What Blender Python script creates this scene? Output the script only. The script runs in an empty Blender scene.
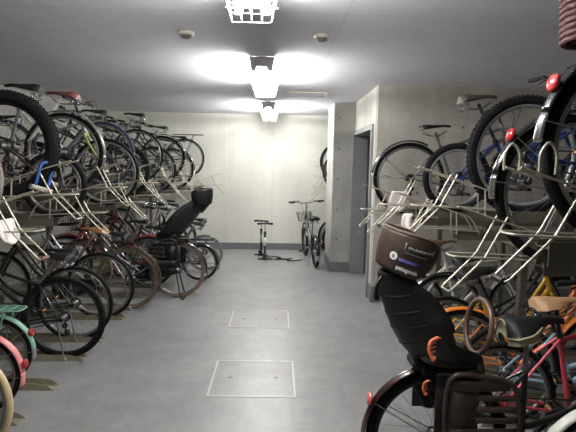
import bpy, math, random
from mathutils import Vector, Matrix
PI = math.pi
rnd = random.Random(7)
scene = bpy.context.scene
col = scene.collection
def V(*a): return Vector(a)

# ------------------------------------------------------------------ materials
MATS = {}
def srgb(c):
    return tuple((v / 12.92 if v <= .04045 else ((v + .055) / 1.055) ** 2.4) for v in c)
def mat(name, rgb, rough=.5, metal=0.0, var=.12, scale=14.0, bump=0.0, emit=None, coat=0.0, spec=.5):
    if name in MATS: return MATS[name]
    m = bpy.data.materials.new(name); m.use_nodes = True
    nt = m.node_tree; b = nt.nodes['Principled BSDF']
    c = srgb([v / 255 for v in rgb])
    tc = nt.nodes.new('ShaderNodeTexCoord'); nz = nt.nodes.new('ShaderNodeTexNoise')
    nz.inputs['Scale'].default_value = scale; nz.inputs['Detail'].default_value = 4
    nt.links.new(tc.outputs['Object'], nz.inputs['Vector'])
    rp = nt.nodes.new('ShaderNodeValToRGB')
    rp.color_ramp.elements[0].position = .3; rp.color_ramp.elements[1].position = .7
    rp.color_ramp.elements[0].color = (*[v * (1 - var) for v in c], 1)
    rp.color_ramp.elements[1].color = (*[min(1, v * (1 + var)) for v in c], 1)
    nt.links.new(nz.outputs['Fac'], rp.inputs['Fac'])
    nt.links.new(rp.outputs['Color'], b.inputs['Base Color'])
    b.inputs['Roughness'].default_value = rough; b.inputs['Metallic'].default_value = metal
    b.inputs['Coat Weight'].default_value = coat
    b.inputs['Specular IOR Level'].default_value = spec
    if bump:
        bp = nt.nodes.new('ShaderNodeBump'); bp.inputs['Strength'].default_value = bump
        bp.inputs['Distance'].default_value = .01
        nt.links.new(nz.outputs['Fac'], bp.inputs['Height']); nt.links.new(bp.outputs['Normal'], b.inputs['Normal'])
    if emit:
        b.inputs['Emission Color'].default_value = (*emit[0], 1); b.inputs['Emission Strength'].default_value = emit[1]
    MATS[name] = m
    return m
def concrete(name, rgb, rough=.85, big=.7, var=.16, streak=.08, joint=None, gloss_var=0.0, bump=.15, stain=None):
    """painted or bare concrete: large blotches, fine grain, optional panel joints and dark smudges"""
    m = bpy.data.materials.new(name); m.use_nodes = True
    nt = m.node_tree; b = nt.nodes['Principled BSDF']; L = nt.links.new
    c = srgb([v / 255 for v in rgb])
    geo = nt.nodes.new('ShaderNodeNewGeometry')
    def noise(sc, det, vec=None):
        n = nt.nodes.new('ShaderNodeTexNoise'); n.inputs['Scale'].default_value = sc; n.inputs['Detail'].default_value = det
        L(vec or geo.outputs['Position'], n.inputs['Vector']); return n
    def ramp(src, p0, p1, v0, v1):
        r = nt.nodes.new('ShaderNodeMapRange'); r.inputs['From Min'].default_value = p0; r.inputs['From Max'].default_value = p1
        r.inputs['To Min'].default_value = v0; r.inputs['To Max'].default_value = v1; L(src, r.inputs['Value']); return r.outputs['Result']
    def mul(a, d):
        x = nt.nodes.new('ShaderNodeMath'); x.operation = 'MULTIPLY'; L(a, x.inputs[0])
        if isinstance(d, float): x.inputs[1].default_value = d
        else: L(d, x.inputs[1])
        return x.outputs[0]
    f = ramp(noise(big, 6).outputs['Fac'], .3, .7, 1 - var, 1 + var)
    f = mul(f, ramp(noise(22, 5).outputs['Fac'], .3, .7, 1 - streak, 1 + streak))
    mp = nt.nodes.new('ShaderNodeMapping'); mp.inputs['Scale'].default_value = (3.5, 3.5, .35)
    L(geo.outputs['Position'], mp.inputs['Vector'])
    f = mul(f, ramp(noise(1.6, 5, mp.outputs['Vector']).outputs['Fac'], .35, .65, 1 - streak, 1 + streak))
    if stain:
        f = mul(f, ramp(noise(stain[0], 7).outputs['Fac'], stain[1] - .06, stain[1] + .2, 1.0, stain[2]))
    if joint:
        sp = nt.nodes.new('ShaderNodeSeparateXYZ'); L(geo.outputs['Position'], sp.inputs[0])
        for ax, period, off in joint:
            a = nt.nodes.new('ShaderNodeMath'); a.operation = 'ADD'; L(sp.outputs[ax], a.inputs[0]); a.inputs[1].default_value = 50 * period - off
            md = nt.nodes.new('ShaderNodeMath'); md.operation = 'MODULO'; L(a.outputs[0], md.inputs[0]); md.inputs[1].default_value = period
            f = mul(f, ramp(md.outputs[0], .006, .012, .86, 1.0))
    mx = nt.nodes.new('ShaderNodeVectorMath'); mx.operation = 'SCALE'; mx.inputs[0].default_value = c
    L(f, mx.inputs['Scale']); L(mx.outputs['Vector'], b.inputs['Base Color'])
    if gloss_var:
        L(ramp(noise(1.3, 5).outputs['Fac'], .3, .7, rough - gloss_var, rough + gloss_var), b.inputs['Roughness'])
    else: b.inputs['Roughness'].default_value = rough
    if bump:
        bp = nt.nodes.new('ShaderNodeBump'); bp.inputs['Strength'].default_value = bump; bp.inputs['Distance'].default_value = .006
        L(noise(9, 6).outputs['Fac'], bp.inputs['Height']); L(bp.outputs['Normal'], b.inputs['Normal'])
    MATS[name] = m
    return m

RUB = mat('black_rubber', (17, 17, 18), .8, spec=.2)
RUBG = mat('grey_rubber', (112, 110, 104), .8)
RUBC = mat('cream_rubber', (206, 184, 146), .7)
RUBT = mat('tan_rubber', (112, 92, 70), .75)
RUBB = mat('navy_rubber', (34, 38, 62), .7)
ALU = mat('aluminium', (138, 138, 137), .38, .85)
CHR = mat('chrome', (185, 185, 185), .15, .95)
STEEL = mat('galvanized_wire', (176, 170, 156), .4, .45)
RACK = mat('rack_steel', (98, 94, 84), .5, .3, var=.1)
FLOORRAIL = mat('floor_rail_steel', (146, 140, 122), .5, .25)
DARK = mat('dark_metal', (26, 26, 27), .45, .2)
BLKP = mat('black_plastic', (13, 13, 14), .55, spec=.35)
BLKG = mat('black_gloss', (18, 17, 18), .2, coat=.5)
BLKF = mat('black_paint', (24, 24, 26), .3, coat=.3)
MUDBR = mat('maroon_gloss', (52, 30, 30), .25, coat=.5)
BROWNL = mat('brown_leather', (92, 66, 48), .5)
REDBL = mat('red_brown_leather', (108, 54, 52), .5)
TANL = mat('tan_leather', (168, 132, 96), .55)
GRYBR = mat('grey_brown_vinyl', (70, 60, 53), .6)
BLKL = mat('black_vinyl', (17, 17, 18), .6, spec=.3)
BEIGE = mat('beige_trim', (170, 160, 128), .6)
WHITE = mat('white_paint', (205, 203, 198), .35)
SILV = mat('silver_paint', (156, 158, 160), .3, .6)
GREYF = mat('grey_paint', (112, 108, 102), .4, .2)
GRNF = mat('grey_green_paint', (104, 116, 108), .3, .2, coat=.3)
LIME = mat('lime_paint', (138, 146, 84), .4)
MINT = mat('mint_paint', (124, 170, 150), .4)
PINK = mat('pink_paint', (226, 142, 142), .4)
ROSE = mat('rose_paint', (200, 74, 88), .35)
REDF = mat('red_paint', (136, 34, 36), .35)
ORNG = mat('orange_paint', (226, 126, 48), .4)
YELL = mat('yellow_paint', (226, 176, 56), .4)
LBLU = mat('light_blue_paint', (158, 196, 214), .4)
BLUF = mat('blue_paint', (28, 46, 100), .35)
NAVY = mat('navy_paint', (38, 46, 86), .35)
REFL = mat('red_reflector', (164, 36, 38), .25, coat=.6)
REFP = mat('pale_red_reflector', (196, 70, 70), .25, coat=.6)
CLEARP = mat('pale_red_lamp_lens', (200, 92, 84), .2, coat=.6)
AMB = mat('orange_strap_plastic', (255, 132, 84), .5)
BRN = mat('dark_brown_plastic', (54, 41, 34), .5, spec=.4)
BRN2 = mat('brown_padding', (76, 59, 48), .7)
WICK = mat('dark_red_wicker', (74, 36, 38), .7, bump=.3)
CLOTH = mat('white_cloth', (224, 216, 212), .9, bump=.2)
WPLAS = mat('white_plastic', (226, 220, 208), .5)
PURP = mat('purple_sticker', (56, 44, 110), .5)
GREYT = mat('grey_print', (134, 142, 148), .6)
WPRT = mat('white_print', (226, 226, 226), .6)
UBLUE = mat('blue_lock_sleeve', (34, 72, 140), .4)
DOORP = mat('door_frame_paint', (120, 122, 124), .5)
BASEP = mat('base_band_paint', (106, 109, 112), .55, scale=5)
DETC = mat('detector_plastic', (206, 200, 184), .5)
LAMPB = mat('lamp_housing_enamel', (228, 228, 228), .5)
CAGE = mat('lamp_cage_enamel', (226, 226, 224), .4)
TUBE = mat('fluorescent_tube', (255, 255, 255), .4, emit=((1.0, .985, .945), 230.0))
JOINTS = {'z': 0}
FLOORM = concrete('floor_paint', (132, 132, 132), rough=.36, big=1.1, var=.13, streak=.08, bump=0)
CEILM = concrete('ceiling_board', (222, 222, 230), rough=.9, big=.5, var=.03, streak=.02, joint=[(1, .91, .25), (0, 1.82, .4)], bump=.03)
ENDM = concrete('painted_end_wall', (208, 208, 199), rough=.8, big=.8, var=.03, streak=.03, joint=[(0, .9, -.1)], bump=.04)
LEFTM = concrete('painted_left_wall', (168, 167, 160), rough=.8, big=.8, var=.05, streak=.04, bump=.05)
CONC = concrete('bare_concrete', (158, 154, 147), rough=.85, big=1.3, var=.14, streak=.07, joint=[(2, .9, .0)], bump=.2, stain=(1.2, .58, .86))
CONCL = concrete('pale_concrete', (190, 187, 179), rough=.85, big=1.3, var=.08, streak=.05, joint=[(2, .9, .0)], bump=.15)
CONCD = concrete('bare_concrete_pillar', (164, 163, 158), rough=.85, big=2.2, var=.16, streak=.08, joint=[(2, .9, .12)], bump=.2, stain=(1.6, .56, .84))
HATCH = concrete('hatch_lid_paint', (130, 130, 130), rough=.36, big=1.5, var=.09, streak=.07, bump=0)
HATCHF = mat('hatch_frame_metal', (182, 180, 174), .4, .4)
TIE = mat('tie_hole_shadow_plug', (84, 80, 76), .9)

# ------------------------------------------------------------------ mesh builder
class MB:
    def __init__(s): s.v = []; s.f = []; s.m = []; s.sm = []
    def add(s, vs, fs, m=0, sm=True):
        o = len(s.v); s.v += [tuple(p) for p in vs]
        s.f += [tuple(i + o for i in f) for f in fs]; s.m += [m] * len(fs); s.sm += [sm] * len(fs)
        return s
    def tube(s, pts, r, n=6, closed=False, m=0, caps=True):
        pts = [Vector(p) for p in pts]; k = len(pts)
        rs = r if isinstance(r, (list, tuple)) else [r] * k
        T = []
        for i in range(k):
            a = pts[(i - 1) % k] if (closed or i > 0) else pts[i]
            b = pts[(i + 1) % k] if (closed or i < k - 1) else pts[i]
            t = b - a
            T.append(t.normalized() if t.length > 1e-9 else V(0, 0, 1))
        ref = V(0, 0, 1) if abs(T[0].z) < .9 else V(1, 0, 0)
        nrm = T[0].cross(ref).normalized(); vs = []
        for i in range(k):
            nrm = nrm - T[i] * nrm.dot(T[i])
            nrm = nrm.normalized() if nrm.length > 1e-6 else T[i].orthogonal().normalized()
            bn = T[i].cross(nrm)
            for j in range(n):
                a = 2 * PI * j / n
                vs.append(pts[i] + (nrm * math.cos(a) + bn * math.sin(a)) * rs[i])
        fs = []
        for i in range(k if closed else k - 1):
            for j in range(n):
                fs.append((i * n + j, i * n + (j + 1) % n, ((i + 1) % k) * n + (j + 1) % n, ((i + 1) % k) * n + j))
        s.add(vs, fs, m, True)
        if caps and not closed:
            s.add(vs[:n], [tuple(range(n))[::-1]], m, False); s.add(vs[-n:], [tuple(range(n))], m, False)
        return s
    def box(s, lo, hi, m=0, bev=0.0, M=None):
        x0, y0, z0 = lo; x1, y1, z1 = hi
        if bev <= 0:
            vs = [V(x, y, z) for x in (x0, x1) for y in (y0, y1) for z in (z0, z1)]
            fs = [(0, 1, 3, 2), (4, 6, 7, 5), (0, 4, 5, 1), (2, 3, 7, 6), (0, 2, 6, 4), (1, 5, 7, 3)]
        else:
            b = bev; vs = []; idx = {}
            for ix, x in enumerate((x0, x1)):
                for iy, y in enumerate((y0, y1)):
                    for iz, z in enumerate((z0, z1)):
                        sx, sy, sz = (1 - 2 * ix) * b, (1 - 2 * iy) * b, (1 - 2 * iz) * b
                        for ax, p in enumerate(((x, y + sy, z + sz), (x + sx, y, z + sz), (x + sx, y + sy, z))):
                            idx[(ix, iy, iz, ax)] = len(vs); vs.append(V(*p))
            fs = []
            for i in (0, 1):
                fs.append(tuple(idx[(i, a, c, 0)] for a, c in ((0, 0), (0, 1), (1, 1), (1, 0))))
                fs.append(tuple(idx[(a, i, c, 1)] for a, c in ((0, 0), (0, 1), (1, 1), (1, 0))))
                fs.append(tuple(idx[(a, c, i, 2)] for a, c in ((0, 0), (0, 1), (1, 1), (1, 0))))
            for i in (0, 1):
                for j in (0, 1):
                    fs.append((idx[(i, j, 0, 0)], idx[(i, j, 1, 0)], idx[(i, j, 1, 1)], idx[(i, j, 0, 1)]))
                    fs.append((idx[(i, 0, j, 0)], idx[(i, 1, j, 0)], idx[(i, 1, j, 2)], idx[(i, 0, j, 2)]))
                    fs.append((idx[(0, i, j, 1)], idx[(1, i, j, 1)], idx[(1, i, j, 2)], idx[(0, i, j, 2)]))
            for i in (0, 1):
                for j in (0, 1):
                    for k in (0, 1): fs.append((idx[(i, j, k, 0)], idx[(i, j, k, 1)], idx[(i, j, k, 2)]))
        if M is not None: vs = [M @ p for p in vs]
        return s.add(vs, fs, m, False)
    def prism(s, poly, axis, a, b, m=0):
        """extrude a 2-D polygon along an axis ('x','y','z')"""
        def P(u, v, w): return {'x': (w, u, v), 'y': (u, w, v), 'z': (u, v, w)}[axis]
        n = len(poly)
        vs = [P(u, v, a) for u, v in poly] + [P(u, v, b) for u, v in poly]
        fs = [tuple(range(n)), tuple(range(2 * n - 1, n - 1, -1))] + [(i, i + n, (i + 1) % n + n, (i + 1) % n) for i in range(n)]
        return s.add(vs, fs, m, False)
    def lathe(s, prof, c=(0, 0, 0), axis='y', n=40, closed=True, m=0, arc=None):
        """revolve a (radius, offset) profile about an axis through c"""
        k = len(prof); vs = []; full = arc is None
        a0, a1 = arc if arc else (0, 2 * PI); nn = n if full else n + 1
        for i in range(nn):
            a = a0 + (a1 - a0) * i / n
            for r, o in prof:
                p = {'y': (r * math.cos(a), o, r * math.sin(a)), 'z': (r * math.cos(a), r * math.sin(a), o), 'x': (o, r * math.cos(a), r * math.sin(a))}[axis]
                vs.append((p[0] + c[0], p[1] + c[1], p[2] + c[2]))
        fs = []
        for i in range(n):
            i2 = (i + 1) % nn
            for j in range(k if closed else k - 1):
                fs.append((i * k + j, i * k + (j + 1) % k, i2 * k + (j + 1) % k, i2 * k + j))
        s.add(vs, fs, m, True)
        if not full and closed: s.add(vs[:k], [tuple(range(k))], m, False); s.add(vs[-k:], [tuple(range(k))[::-1]], m, False)
        return s
    def shell(s, grid, t, m=0):
        """a sheet given as rows of points, thickened by t"""
        R, C = len(grid), len(grid[0]); g = [[Vector(p) for p in row] for row in grid]; vs = []
        nr = []
        for i in range(R):
            for j in range(C):
                du = g[min(i + 1, R - 1)][j] - g[max(i - 1, 0)][j]; dv = g[i][min(j + 1, C - 1)] - g[i][max(j - 1, 0)]
                q = du.cross(dv); nr.append(q.normalized() if q.length > 1e-12 else V(0, 0, 1))
        for sg in (.5, -.5):
            for i in range(R):
                for j in range(C): vs.append(g[i][j] + nr[i * C + j] * t * sg)
        N = R * C; fs = []
        for i in range(R - 1):
            for j in range(C - 1):
                a, b, c, d = i * C + j, i * C + j + 1, (i + 1) * C + j + 1, (i + 1) * C + j
                fs.append((a, b, c, d)); fs.append((d + N, c + N, b + N, a + N))
        for j in range(C - 1):
            fs.append((j, j + N, j + 1 + N, j + 1)); q = (R - 1) * C; fs.append((q + j, q + j + 1, q + j + 1 + N, q + j + N))
        for i in range(R - 1):
            fs.append((i * C, (i + 1) * C, (i + 1) * C + N, i * C + N)); q = C - 1; fs.append((i * C + q, i * C + q + N, (i + 1) * C + q + N, (i + 1) * C + q))
        return s.add(vs, fs, m, True)
    def mesh(s, name, mats):
        me = bpy.data.meshes.new(name); me.from_pydata(s.v, [], s.f)
        for m in (mats if isinstance(mats, (list, tuple)) else [mats]): me.materials.append(m)
        me.polygons.foreach_set('material_index', s.m); me.polygons.foreach_set('use_smooth', s.sm)
        me.update(); return me
def obj(name, mb, mats, parent=None, loc=(0, 0, 0)):
    me = mb if isinstance(mb, bpy.types.Mesh) else mb.mesh(name, mats)
    o = bpy.data.objects.new(name, me); col.objects.link(o); o.location = loc
    if parent: o.parent = parent
    return o
def thing(name, label, cat, loc=(0, 0, 0), rotz=0, group=None):
    o = bpy.data.objects.new(name, None); col.objects.link(o); o.empty_display_size = .1
    o.location = loc; o.rotation_euler = (0, 0, rotz); return tag(o, label, cat, group)
def tag(o, label, cat, group=None):
    o['label'] = label; o['category'] = cat
    if group: o['group'] = group
    return o
def struct(name, mb, mats, parent=None):
    o = obj(name, mb, mats, parent)
    if not parent: o['kind'] = 'structure'
    return o
def cr(pts, k=5, closed=False):
    """Catmull-Rom through the points"""
    P = [Vector(p) for p in pts]; n = len(P); out = []
    for i in range(n if closed else n - 1):
        p0 = P[(i - 1) % n] if closed or i > 0 else P[0]; p1 = P[i]; p2 = P[(i + 1) % n]
        p3 = P[(i + 2) % n] if closed or i < n - 2 else P[-1]
        for j in range(k):
            t = j / k
            out.append(.5 * (2 * p1 + (p2 - p0) * t + (2 * p0 - 5 * p1 + 4 * p2 - p3) * t * t + (3 * p1 - p0 - 3 * p2 + p3) * t ** 3))
    if not closed: out.append(P[-1])
    return out

# ------------------------------------------------------------------ the room
CEIL = 2.52
RW = 5.42      # concrete wall behind the right rack
mb = MB().box((-5.2, -2.2, -.12), (3.9, 9.1, 0)); struct('floor', mb, FLOORM)
mb = MB().box((-5.2, -2.2, CEIL), (3.9, 9.1, CEIL + .12)); struct('ceiling', mb, CEILM)
mb = MB().box((-3.6, 8.8, 0), (3.9, 8.95, CEIL)); struct('wall_back', mb, ENDM)
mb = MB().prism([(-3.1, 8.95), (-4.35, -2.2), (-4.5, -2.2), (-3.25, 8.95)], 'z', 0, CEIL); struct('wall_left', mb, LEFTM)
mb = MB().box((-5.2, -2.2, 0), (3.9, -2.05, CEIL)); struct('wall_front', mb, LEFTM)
mb = MB().box((3.6, -2.2, 0), (3.75, 8.95, CEIL)); struct('wall_right', mb, CONC)
def tie(mb, x, y, z, ax):
    n = 10; r = .014
    for k in range(1):
        c = []
        for i in range(n):
            a = 2 * PI * i / n
            c.append((x + r * math.cos(a), y, z + r * math.sin(a)) if ax == 'y' else (x, y + r * math.cos(a), z + r * math.sin(a)))
        mb.add(c, [tuple(range(n))], 1, False)
mb = MB().box((1.13, RW, 0), (3.6, RW + .12, CEIL))
for x in (1.62, 2.12, 2.62, 3.12):
    for z in (.45, 1.3, 2.06): tie(mb, x, RW - .001, z, 'y')
struct('wall_rack', mb, [CONC, TIE])
# wall with the doorway, facing the aisle
DY0, DY1, DZ = 5.66, 6.9, 2.04
mb = MB().box((1.13, RW + .12, 0), (1.28, DY0 - .05, CEIL)).box((1.13, DY0 - .05, DZ + .06), (1.28, 7.0, CEIL)).box((1.13, DY1 + .05, 0), (1.28, 7.0, DZ + .06))
struct('wall_doorway', mb, CONCL)
mb = MB().box((1.10, DY0 - .05, 0), (1.31, DY0, DZ + .06)).box((1.10, DY1, 0), (1.31, DY1 + .05, DZ + .06)).box((1.10, DY0, DZ), (1.31, DY1, DZ + .06))
struct('door_1', mb, DOORP)
mb = MB().box((.82, 7.0, 0), (3.6, 7.85, CEIL))
for z in (.5, .95, 1.4, 1.85, 2.3):
    tie(mb, .90, 6.999, z, 'y')
struct('wall_pillar', mb, [CONCD, TIE])
# painted bands along the wall foot
struct('baseboard_back', MB().box((-3.15, 8.79, 0), (3.6, 8.8, .125)), BASEP)
mb = MB().box((.81, 6.99, 0), (1.12, 7.0, .15)).box((.81, 7.0, 0), (.82, 7.85, .15)); struct('baseboard_pillar', mb, BASEP)
mb = MB().box((1.12, RW - .01, 0), (3.6, RW, .19)).box((1.12, RW, 0), (1.13, DY0 - .05, .19)); struct('baseboard_rack', mb, BASEP)

# ------------------------------------------------------------------ things on the ceiling
def fixture(y0, label, y1=None):
    y1 = y1 or y0 + 1.25; x = -.15; top = CEIL; t = thing('ceiling_light', label, 'ceiling light', (x, (y0 + y1) / 2, top), 0, 'caged fluorescent lights over the aisle')
    L = (y1 - y0) / 2
    mb = MB().prism([(-.03, 0), (.03, 0), (.022, -.035), (-.022, -.035)], 'y', -L, L)
    obj('housing', mb, LAMPB, t)
    for sg in (-1, 1):
        e = MB().prism([(-.11, -.005), (.11, -.005), (.11, -.025), (.1, -.06), (.09, -.125), (.06, -.125), (.04, -.085), (-.04, -.085), (-.06, -.125), (-.09, -.125), (-.1, -.06), (-.11, -.025)], 'y', sg * L - .012, sg * L + .012)
        obj('end_cap', e, LAMPB, t)
        b = MB().tube([(sg * .075, -L + .015, -.108), (sg * .075, L - .015, -.108)], .013, 8)
        obj('fluorescent_tube', b, TUBE, t)
    c = MB(); zb = -.17; zt = -.02; wb, wt = .105, .14; LB = L - .03
    for i in range(9):
        y = -LB + 2 * LB * i / 8
        c.tube([(-wt, y, zt), (-wb, y, zb), (wb, y, zb), (wt, y, zt)], .0028, 5)
    for i in range(5):
        xx = -wb + 2 * wb * i / 4
        c.tube([(xx, -LB, zb), (xx, LB, zb)], .0028, 5)
    for sg in (-1, 1):
        for q in (.33, .66, 0): c.tube([(sg * (wt + (wb - wt) * q), -LB, zt + (zb - zt) * q), (sg * (wt + (wb - wt) * q), LB, zt + (zb - zt) * q)], .0028, 5)
        for i in range(5):
            xx = -wb + 2 * wb * i / 4
            c.tube([(xx, sg * LB, zb), (xx * 1.2, sg * (LB + .02), zt)], .0028, 5)
        c.tube([(-wt, sg * LB, (zb + zt) / 2), (wt, sg * LB, (zb + zt) / 2)], .0028, 5)
    obj('guard_cage', c, CAGE, t)
fixture(1.38, 'caged fluorescent ceiling light cut by the top edge of the photo, nearest one')
fixture(4.15, 'caged fluorescent ceiling light in the middle of the row, glowing white')
fixture(7.0, 'small-looking caged fluorescent ceiling light farthest away, by the end wall')
for x, y, lab in ((-.66, 3.45, 'round cream smoke detector on the ceiling, left of the lights'), (.3, 3.45, 'round cream smoke detector on the ceiling, right of the lights')):
    t = thing('smoke_detector', lab, 'smoke detector', (x, y, CEIL), 0, 'smoke detectors on the ceiling')
    obj('base', MB().lathe([(0, 0), (.055, 0), (.055, -.016), (.046, -.022), (0, -.022)], axis='z', n=24, closed=False), DETC, t)
    mb = MB().lathe([(.0, -.046), (.02, -.045), (.03, -.04), (.033, -.022)], axis='z', n=24, closed=False)
    for i in range(8):
        a = 2 * PI * i / 8; mb.box((-.004, -.002, -.04), (.004, .002, -.022), M=Matrix.Rotation(a, 4, 'Z') @ Matrix.Translation((.034, 0, 0)))
    obj('sensor_head', mb, GREYF, t)
t = thing('ceiling_hatch', 'pale rectangular access panel in the ceiling right of the middle lamp', 'ceiling hatch', (.36, 6.25, CEIL))
mb = MB()
for lo, hi in (((-.27, -.2, -.012), (-.25, .2, 0)), ((.25, -.2, -.012), (.27, .2, 0)), ((-.25, -.2, -.012), (.25, -.18, 0)), ((-.25, .18, -.012), (.25, .2, 0))): mb.box(lo, hi, bev=.002)
obj('frame', mb, DETC, t); obj('panel', MB().box((-.25, -.18, -.006), (.25, .18, 0)), CEILM, t)

# floor hatches
def hatch(x0, x1, y0, y1, lab):
    cx, cy = (x0 + x1) / 2, (y0 + y1) / 2; a, b = (x1 - x0) / 2, (y1 - y0) / 2
    t = thing('floor_hatch', lab, 'floor hatch', (cx, cy, 0), 0, 'inspection hatches in the aisle floor'); w = .013
    mb = MB()
    for lo, hi in (((-a, -b, 0), (-a + w, b, .004)), ((a - w, -b, 0), (a, b, .004)), ((-a + w, -b, 0), (a - w, -b + w, .004)), ((-a + w, b - w, 0), (a - w, b, .004))): mb.box(lo, hi)
    obj('frame', mb, HATCHF, t)
    obj('lid', MB().box((-a + w + .004, -b + w + .004, 0), (a - w - .004, b - w - .004, .0025)), HATCH, t)
    for sx in (-1, 1):
        obj('lifting_eye', MB().lathe([(.0, .0045), (.014, .0045), (.02, .0025)], (sx * a * .55, 0, 0), 'z', 14, False), GREYF, t)
hatch(-.47, .15, 3.1, 3.7, 'square metal-framed inspection hatch in the aisle floor, the nearer one')
hatch(-.465, .14, 4.49, 5.04, 'square metal-framed inspection hatch in the aisle floor, the farther one')

# ------------------------------------------------------------------ bicycle parts (shared meshes)
CACHE = {}
def cached(key, fn):
    if key not in CACHE: CACHE[key] = fn()
    return CACHE[key]
def tire_mesh(R, rt, m, knob):
    def mk():
        mb = MB(); n = 56
        prof = [(R - rt + rt * math.cos(2 * PI * j / 10), rt * math.sin(2 * PI * j / 10)) for j in range(10)]
        mb.lathe(prof, n=n)
        if knob:
            K = int(2 * PI * R / .026)
            for i in range(K):
                for dy, off in ((-.55, 0), (0, .5), (.55, 0)):
                    a = 2 * PI * (i + off) / K; y = dy * rt * 1.5
                    rr = R - rt + math.sqrt(max(rt * rt - y * y, 0)) if abs(y) < rt else R - rt
                    M = Matrix.Rotation(-a, 4, 'Y') @ Matrix.Translation((rr, y, 0))
                    mb.box((-.004, -.006, -.007), (.004, .006, .007), M=M)
        return mb.mesh('wheel', m)
    return cached(('tire', R, rt, m.name, knob), mk)
def rim_mesh(R, rt, m):
    def mk():
        r = R - 2 * rt
        return MB().lathe([(r + .006, -.011), (r + .006, .011), (r - .006, .012), (r - .016, .006), (r - .016, -.006), (r - .006, -.012)], n=56).mesh('rim', m)
    return cached(('rim', R, rt, m.name), mk)
def spoke_mesh(R, rt, n=28):
    def mk():
        mb = MB(); r = R - 2 * rt - .012
        for i in range(n):
            a = 2 * PI * i / n; sd = 1 if i % 2 else -1; b = a + (.9 if (i // 2) % 2 else -.9)
            mb.tube([(.022 * math.cos(b), sd * .028, .022 * math.sin(b)), (r * math.cos(a), 0, r * math.sin(a))], .0011, 3, caps=False)
        return mb.mesh('spokes', ALU)
    return cached(('spk', R, rt, n), mk)
def hub_mesh(rear, m):
    def mk():
        mb = MB().lathe([(.0, -.055), (.007, -.055), (.007, -.036), (.025, -.03), (.025, -.025), (.013, -.018), (.013, .018), (.025, .025), (.025, .03), (.007, .036), (.007, .055), (0, .055)], n=14, closed=False)
        if rear:
            for q, (rr, y) in enumerate(((.044, -.033), (.038, -.037), (.032, -.041))): mb.lathe([(.008, y - .0015), (rr, y - .0015), (rr, y + .0015), (.008, y + .0015)], n=20, m=1)
        return mb.mesh('hub', [m, DARK])
    return cached(('hub', rear, m.name), mk)
def saddle_mesh(kind, m, trim):
    def mk():
        L, W, H = {'wide': (.27, .1, .06), 'slim': (.27, .072, .05), 'broad': (.285, .122, .085)}[kind]
        mb = MB(); rows = 15; cols = 11; top = []; bot = []
        for i in range(rows):
            t = i / (rows - 1); x = -L * .42 + L * t
            e = 1 - t
            w = .019 + (W - .019) * (1 / (1 + math.exp((t - .48) * 11)))
            if t < .12: w *= math.sqrt(max(0.0, 1 - ((.12 - t) / .12) ** 2)) * .55 + .45
            if t > .93: w *= math.sqrt(max(0.02, 1 - ((t - .93) / .08) ** 2))
            zc = .016 * (1 - t) ** 2 + .012 * t - .05 * max(0, t - .82)
            if t < .12: zc -= .018 * ((.12 - t) / .12) ** 2
            h = H * (.95 - .62 * min(1, t / .75) ** 1.1)
            for j in range(cols):
                s_ = -1 + 2 * j / (cols - 1)
                top.append((x, w * s_, zc - h * .85 * abs(s_) ** 2.6))
            for j in range(cols):
                s_ = -1 + 2 * j / (cols - 1)
                bot.append((x, w * .94 * s_, zc - h * .85 - .004 + .01 * (1 - abs(s_))))
        def gidx(i, j): return i * cols + j
        mb.add(top, [(gidx(i, j), gidx(i + 1, j), gidx(i + 1, j + 1), gidx(i, j + 1)) for i in range(rows - 1) for j in range(cols - 1)], 0)
        mb.add(bot, [(gidx(i, j + 1), gidx(i + 1, j + 1), gidx(i + 1, j), gidx(i, j)) for i in range(rows - 1) for j in range(cols - 1)], 0)
        for a, b in ((0, 0), (cols - 1, cols - 1)):
            for i in range(rows - 1): mb.add([top[gidx(i, a)], top[gidx(i + 1, a)], bot[gidx(i + 1, a)], bot[gidx(i, a)]], [(0, 1, 2, 3)], 0)
        for i in (0, rows - 1):
            for j in range(cols - 1): mb.add([top[gidx(i, j)], top[gidx(i, j + 1)], bot[gidx(i, j + 1)], bot[gidx(i, j)]], [(0, 1, 2, 3)], 1 if i == 0 and trim else 0)
        if trim:
            edge = [top[gidx(i, 0)] for i in range(8, -1, -1)] + [top[gidx(0, j)] for j in range(1, cols - 1)] + [top[gidx(i, cols - 1)] for i in range(0, 9)]
            lo = [(p[0] * .96, p[1] * .97, p[2] - .034) for p in edge]
            mb.add(edge + lo, [(i, i + 1, i + 1 + len(edge), i + len(edge)) for i in range(len(edge) - 1)], 1)
            mb.tube([(p[0] - .002, p[1] * 1.02, p[2]) for p in edge], .005, 6, m=1)
        return mb.mesh('saddle', [m, trim or m])
    return cached(('sad', kind, m.name, trim and trim.name), mk)
def saddle_rail_mesh(springs):
    def mk():
        mb = MB()
        for sg in (-1, 1):
            mb.tube(cr([(-.09, sg * .045, -.055), (-.04, sg * .022, -.085), (.05, sg * .022, -.085), (.12, sg * .01, -.04)], 4), .004, 5)
            if springs:
                mb.tube([(-.075 + .015 * math.cos(a * .9), sg * .05 + .015 * math.sin(a * .9), -.052 - .0022 * a) for a in range(24)], .003, 5)
        return mb.mesh('saddle_rail', CHR)
    return cached(('srail', springs), mk)
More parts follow.
